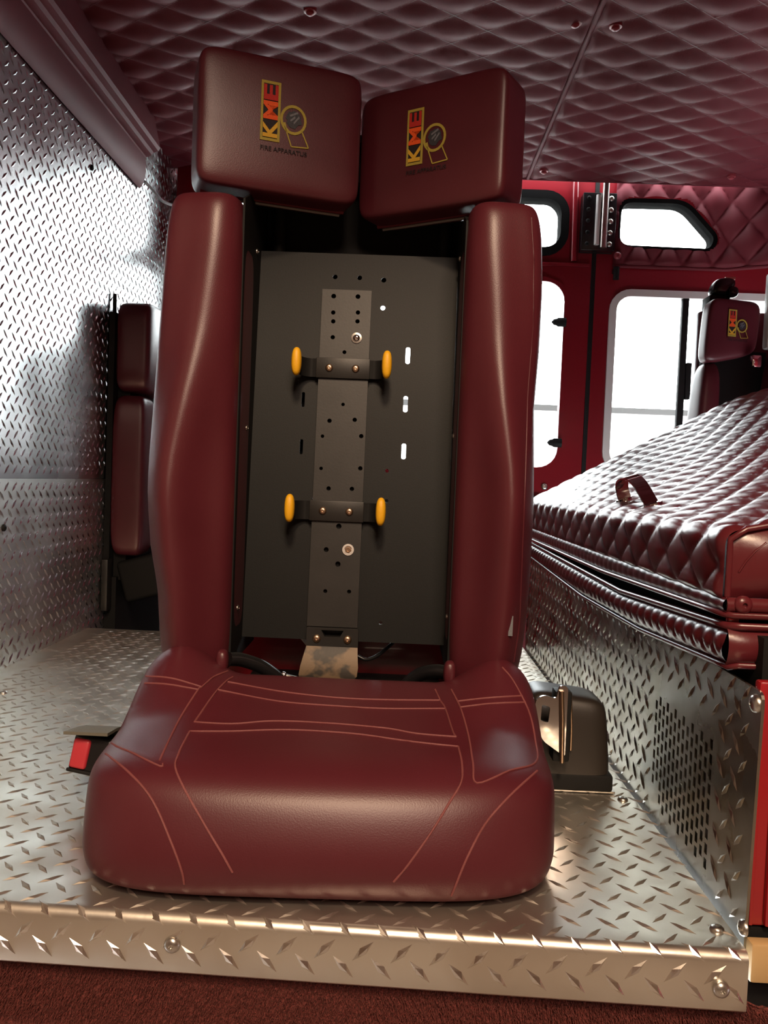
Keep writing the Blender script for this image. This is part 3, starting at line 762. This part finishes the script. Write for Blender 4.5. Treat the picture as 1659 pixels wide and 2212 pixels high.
tube('housing_rib', [(0.262, 1.192, 0.150), (0.265, 1.190, 0.10), (0.266, 1.192, 0.066)], 0.0022, 'brass', rt, 8)

# ================================================================== ENGINE BOX ON THE RIGHT
eb = thing('engine_box', 'tread plate engine box on the right with vent slots and red end panel', 'engine box')
EX = 0.367
def es(u, v, w): return (EX + w, u, v)
vents = []
for i in range(14):
    for j in range(9):
        y = 0.932 + i*0.0152 ; z = 0.026 + j*0.0172 + (0.0086 if i % 2 else 0)
        if z > 0.172: continue
        cz = z
        # block leans with the tread rows: its lower far corner and upper near corner are cut off
        if y > 1.10 and (cz < 0.045 or cz > 0.165): continue
        vents.append([(y-0.0041, z-0.0060), (y+0.0041, z-0.0060), (y+0.0041, z+0.0060), (y-0.0041, z+0.0060)])
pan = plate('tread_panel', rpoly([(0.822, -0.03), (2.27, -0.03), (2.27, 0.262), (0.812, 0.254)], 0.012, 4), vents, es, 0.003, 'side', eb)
box('vent_backing', EX+0.012, EX+0.016, 0.9, 1.18, 0.0, 0.20, 'black', eb)
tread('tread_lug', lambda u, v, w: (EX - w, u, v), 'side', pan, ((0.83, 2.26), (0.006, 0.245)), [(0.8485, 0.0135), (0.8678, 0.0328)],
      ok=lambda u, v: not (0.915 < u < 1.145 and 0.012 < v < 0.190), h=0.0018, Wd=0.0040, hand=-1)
screw('panel_bolt', on_x(1634, 1520, EX-0.0005), (-1, 0, 0), 0.0095, 'steel', pan)
screw('panel_bolt', on_x(1607, 2004, EX-0.0005), (-1, 0, 0), 0.0085, 'steel', pan)
box('end_panel', EX+0.0035, 1.05, 0.826, 0.840, 0.012, 0.262, 'redbright', eb, 0.003)
box('end_edge', EX+0.0045, EX+0.0085, 0.8225, 0.826, 0.014, 0.247, 'redbright', eb, 0.001)
box('end_flange', EX+0.019, 1.05, 0.819, 0.827, 0.014, 0.249, 'redbright', eb, 0.003)
box('end_base', EX+0.002, 1.05, 0.828, 0.85, -0.60, 0.010, 'black', eb)
box('inner_case', EX+0.02, 1.2, 0.86, 2.25, -0.03, 0.30, 'black', eb)
tube('hinge_strip', [(0.380, 0.816, 0.262), (0.402, 0.812, 0.256), (0.46, 0.812, 0.252)], 0.004, 'black', eb, 8)
# lower quilted band
def band(u, s):
    """u along the tunnel, s up the face 0..1"""
    z0 = np.interp(u, [0.87, 0.942, 1.207, 1.59, 2.2], [0.266, 0.262, 0.247, 0.242, 0.258])
    z1 = np.interp(u, [0.88, 1.304, 2.209], [0.306, 0.286, 0.294])
    bul = math.sin(math.pi*min(1, max(0, s)))**0.6
    w = 0.010*bul + 0.005*bul*pillow(u, s*0.05, 0.016, 0.034, 0.9, 0.0)
    return (0.366 - w, u, z0 + (z1-z0)*s)
sheet('lower_band', list(np.arange(0.885, 2.24, 0.004)), list(np.linspace(0, 1, 9)), band, 'lid', eb)
def bandf(x, s):
    bul = math.sin(math.pi*s)**0.6
    return (x, 0.884 - 0.012*bul*min(1, (x-0.355)/0.008+0.35), 0.266 + 0.040*s)
sheet('lower_band_end', list(np.linspace(0.3575, 1.05, 60)), list(np.linspace(0, 1, 9)), bandf, 'lid', eb)
top = [band(u, 1.0) for u in np.arange(0.885, 2.24, 0.03)]; bot = [band(u, 0.0) for u in np.arange(0.885, 2.24, 0.03)]
tube('band_piping', [(1.05, 0.879, 0.308), (0.37, 0.879, 0.308)] + [(0.358, p[1], p[2]+0.002) for p in top], 0.0042, 'lid', eb, 8)
tube('band_piping', [(1.05, 0.879, 0.266), (0.37, 0.879, 0.266)] + [(0.362, p[1], p[2]-0.002) for p in bot], 0.0036, 'lid', eb, 8)
box('lid_post', 0.362, 0.374, 0.892, 0.902, 0.300, 0.321, 'redbright', eb, 0.002)

lid = thing('padded_cover', 'thick quilted burgundy lid with chrome handle on top of the engine box', 'padded cover')
LX = 0.356
def ltop(x, y):
    t = (y-0.9)/1.37
    sl = 0.22 + 0.33*min(1, max(0, t))
    d = max(0, x-LX)
    d1 = d if d < 0.50 else 0.50 + 0.22*(1-math.exp(-(d-0.50)/0.22))
    return 0.408 + sl*d1
prs = []      # arc length along the profile
def lidpt(s, y, w):
    """s: up the side face, over the edge, then across the top; w outward"""
    H0, H1, R = 0.335, 0.394, 0.016
    lf = H1 - H0; arc = R*1.35
    if s < lf: return (LX - w, y, H0 + s)
    if s < lf + arc:
        a = (s-lf)/R; return (LX + R - (R+w)*math.cos(a), y, H1 + (R+w)*math.sin(a))
    x = LX + R*(1-math.cos(1.35)) + (s-lf-arc)
    z = ltop(x, y) - ltop(LX + R*(1-math.cos(1.35)), y) + H1 + R*math.sin(1.35)
    return (x - 0.3*w, y, z + 0.95*w)
def lid_surf(s, y):
    d = abs(s-0.068)
    q = pillow(s, y, 0.033, 0.0432, 0.068, 1.215, 0.38)
    e = max(0, min(1, (y-0.897)/0.008, s/0.006)) ** 0.5
    return lidpt(s, y, 0.0070*q*e)
pad = sheet('quilted_top', list(np.arange(0, 0.09, 0.0035)) + list(np.arange(0.09, 0.90, 0.005)), list(np.arange(0.897, 2.275, 0.005)), lid_surf, 'lid', lid)
# plain front end of the lid
xs = list(np.linspace(0, 1, 80))
def lend(t, s):
    x = LX + 0.004 + 0.83*t
    z0 = 0.337; z1 = ltop(x, 0.9) - 0.002 if x > LX+0.02 else 0.394 + 0.016*math.sin(min(1.35, (x-LX)/0.012))
    bul = (1 - abs(2*s-1)**3) * min(1, t*18 + 0.25)
    return (x, 0.899 - 0.014*bul, z0 + (z1-z0)*s)
front = sheet('end_panel', xs, list(np.linspace(0, 1, 12)), lend, 'lid', lid)
ec = [lend(0, s) for s in np.linspace(0, 1, 8)] + [lend(t, 1.0) for t in np.linspace(0.02, 1, 14)]
tube('end_piping', [(p[0], 0.894, p[2]+0.001) for p in ec], 0.0036, 'lid', lid, 8)
ft = bvh_of(front)
pts = []
for px, py in ((1596, 1236), (1612, 1212), (1632, 1190), (1656, 1172)):
    h_ = hit(ft, px, py)
    if h_: pts.append(h_[0])
if len(pts) > 2: tube('end_crease', pts, 0.0013, 'lid', lid, 6)
# bottom flange of the lid, small puckers and double piping
def flange(u, s):
    bul = math.sin(math.pi*s)**0.6
    zz = np.interp(u, [0.88, 1.42, 2.215], [0.321, 0.308, 0.307])
    return (LX + 0.002 - 0.006*bul*(0.75+0.25*abs(math.sin(u*math.pi/0.03))), u, zz + (0.338-zz)*s)
sheet('lid_flange', list(np.arange(0.885, 2.25, 0.005)), list(np.linspace(0, 1, 7)), flange, 'lid', lid)
sheet('lid_flange_end', list(np.linspace(LX, 1.05, 40)), list(np.linspace(0, 1, 7)), lambda x, s: (x, 0.888-0.006*math.sin(math.pi*s)**0.6, 0.321+0.017*s), 'lid', lid)
tube('lid_piping', [(1.05, 0.882, 0.319), (0.362, 0.882, 0.319)] + [(LX-0.001, u, flange(u, 0)[2]-0.001) for u in np.arange(0.89, 2.25, 0.05)], 0.0036, 'lid', lid, 8)
box('lid_bottom', LX+0.006, 1.05, 0.90, 2.25, 0.322, 0.334, 'black', lid)
screw('lid_button', (0.373, 0.884, 0.331), (0, -1, 0), 0.010, 'lid', lid)
pt = bvh_of(pad)
def onpad(px, py):
    h_ = hit(pt, px, py); return h_[0] if h_ else Vector(on_y(px, py, 1.4))
a_, b_ = onpad(1350, 1080), onpad(1408, 1090)
# strap handle: bent flat bar with two feet
up = Vector((-0.33, 0, 0.94)); sd = (b_-a_); 
wd = Vector((0.93, 0.15, 0.33)).normalized()*0.024
hp = [a_ + up*0.001, a_ + up*0.022 + sd*0.02, a_ + up*0.038 + sd*0.16, a_ + up*0.045 + sd*0.45, a_ + up*0.042 + sd*0.66, a_ + up*0.030 + sd*0.82, b_ + up*0.001]
hp = catmull(hp, 5); V = []; Fc = []
for i, p in enumerate(hp):
    t = (hp[min(i+1, len(hp)-1)] - hp[max(i-1, 0)]).normalized(); nn = t.cross(wd.normalized()).normalized()*0.0016
    V += [p - wd*0.5 - nn, p + wd*0.5 - nn, p + wd*0.5 + nn, p - wd*0.5 + nn]
for i in range(len(hp)-1):
    for k in range(4): Fc.append((i*4+k, i*4+(k+1) % 4, i*4+4+(k+1) % 4, i*4+4+k))
Fc += [(0, 3, 2, 1), (len(V)-4, len(V)-3, len(V)-2, len(V)-1)]
hd = obj('handle', V, Fc, 'chrome', lid, angle=40)
for q, sgn in ((a_, -1), (b_, 1)):
    c = q + up*0.001 + sd.normalized()*0.006*sgn
    lathe('handle_foot', c, up, [(0.016, -0.004), (0.015, 0.002), (0.009, 0.003), (0.001, 0.0032)], 'chrome', hd, 12)

# ================================================================== SEAT AGAINST THE LEFT WALL
s2 = thing('jump_seat', 'dark burgundy seat seen from its side against the polished wall, behind the big seat', 'seat')
def rb(name, x0, x1, y0, y1, z0, z1, m, par, n=6, N=14, fn=None):
    def f(a, b, c):
        p = ((x0+x1)/2+(x1-x0)/2*a, (y0+y1)/2+(y1-y0)/2*b, (z0+z1)/2+(z1-z0)/2*c)
        return fn(p, a, b, c) if fn else p
    return rbox(name, f, m, par, n, N)
rb('headrest', -0.835, -0.728, 2.37, 2.66, 0.672, 0.935, 'vinyl', s2, 7)
rb('bolster', -0.838, -0.738, 2.37, 2.50, 0.195, 0.664, 'vinyl', s2, 6)
rb('bolster', -0.838, -0.738, 2.75, 2.88, 0.195, 0.664, 'vinyl', s2, 6)
box('backboard', -0.846, -0.80, 2.42, 2.86, 0.12, 0.70, 'black', s2)
box('back_frame', -0.852, -0.836, 2.38, 2.87, 0.12, 0.90, 'black', s2)
tube('aerial_stub', [(-0.845, 2.40, 0.90), (-0.846, 2.40, 0.955)], 0.006, 'black', s2, 8)
Xs = rot((-0.755, 2.46, 0.128), ry=math.radians(-16))
box('folded_pan', -0.055, 0.08, -0.06, 0.36, -0.062, 0.062, 'black', s2, 0.012, 3, Xs)
box('pan_bracket', -0.850, -0.832, 2.36, 2.40, 0.035, 0.185, 'bracket', s2, 0.002)
box('pan_post', -0.852, -0.82, 2.40, 2.86, -0.499, 0.13, 'black', s2)

# ================================================================== SEAT BEYOND THE LID
s3 = thing('jump_seat', 'burgundy seat with one headrest by the far window beyond the quilted lid', 'seat')
YS = 2.56
def h3(p, a, b, c): return (p[0] + 0.006*c, p[1] + 0.05*(a+1)*0.5, p[2] + 0.022*a*max(0, -c))
hr = rb('headrest', 0.918, 1.098, YS-0.02, YS+0.06, 0.862, 1.045, 'vinyl', s3, 6, 16, h3)
emblem(lambda x, z, w: (x, YS-0.020+0.27*(x-0.918)-w-0.003, z), 0.985, 0.928, 0.95, hr)
rb('bolster', 0.905, 0.975, YS, YS+0.12, 0.30, 0.852, 'vinyl', s3, 4, 16, lambda p, a, b, c: (p[0]-0.024*(1-c)*0.5+0.012, p[1], p[2]))
rb('bolster', 1.118, 1.20, YS-0.03, YS+0.10, 0.30, 0.905, 'vinyl', s3, 4, 16, lambda p, a, b, c: (p[0]-0.02*(1-c)*0.5+0.012, p[1], p[2]))
box('backboard', 0.945, 1.15, YS+0.10, YS+0.115, 0.28, 0.90, 'black', s3)
box('back_case', 0.940, 1.19, YS+0.118, YS+0.16, 0.02, 1.03, 'vinyl', s3, 0.01)
box('seat_pan', 0.92, 1.19, 2.30, 2.70, 0.0, 0.28, 'black', s3, 0.02)
box('chrome_latch', 1.062, 1.092, YS-0.010, YS+0.015, 0.836, 0.874, 'chrome', s3, 0.006)
box('side_pillar', 1.116, 1.148, YS+0.02, YS+0.06, 0.90, 1.135, 'alu', s3, 0.008)
fx = thing('swivel_lamp', 'small black rounded lamp fixed above the headrest of the far right seat', 'lamp')
rbox('lamp_body', lambda a, b, c: (0.998+0.036*a+0.010*c, YS+0.10+0.035*b, 1.098+0.030*c), 'blackgloss', fx, n=2.6, N=12)
rbox('lamp_head', lambda a, b, c: (1.022+0.018*a, YS+0.075+0.022*b, 1.080+0.018*c), 'blackgloss', fx, n=2.2, N=10)
box('lamp_foot', 0.955, 1.020, YS+0.08, YS+0.15, 1.0315, 1.072, 'black', fx, 0.006)
box('lamp_clip', 1.003, 1.035, YS+0.085, YS+0.12, 1.122, 1.130, 'brass', fx, 0.002)

# ================================================================== SMALL THINGS
tag(tube('cord', catmull([on_y(312, 392, 2.62), on_y(330, 410, 2.66), on_y(348, 432, 2.70), on_y(366, 441, 2.74), on_y(385, 444, 2.78)], 5), 0.005, 'cordm', None, 8),
    'thin pale cord hanging from the cornice end above the polished wall', 'cord')
pil = struct(box('trim_2', -0.842, -0.72, 2.99, 3.08, 1.20, 1.55, 'red', None, 0.006))
screw('trim_screw', (-0.735, 2.99, 1.50), (0, -1, 0), 0.02, 'pinkscrew', pil)

# carpet on the step riser and beside it: short pile over a soft base
def cfn(x, z):
    rr = random.random()
    return (x, 0.822 + x*math.tan(YAW) + 0.004*rr - (0.020*sm(0.352, 0.372, x)), z)
cp = sheet('carpet', list(np.arange(-0.60, 0.62, 0.004)), list(np.arange(-0.50, -0.0515, 0.008)) + list(np.arange(-0.0515, -0.049, 0.001)), cfn, 'carpet')
cp['kind'] = 'stuff'; tag(cp, 'short burgundy carpet covering the step below the metal floor lip', 'carpet')
V = []; Fc = []
for i in range(24000):
    x = random.uniform(-0.45, 0.50); z = random.uniform(-0.13, -0.052)
    y = 0.820 + x*math.tan(YAW) - (0.020*sm(0.352, 0.372, x)); o = len(V)
    l = random.uniform(0.002, 0.0042); a = random.uniform(-0.0022, 0.0022); b = random.uniform(-0.0025, 0.001)
    V += [(x-0.0006, y+0.003, z), (x+0.0006, y+0.003, z), (x+a, y-l, z+b)]; Fc.append((o, o+1, o+2))
obj('carpet_pile', V, Fc, 'carpet', cp, kind='stuff')
struct(box('trim_3', 0.3685, 1.0, 0.806, 0.822, -0.036, 0.004, 'tan', None, 0.003))
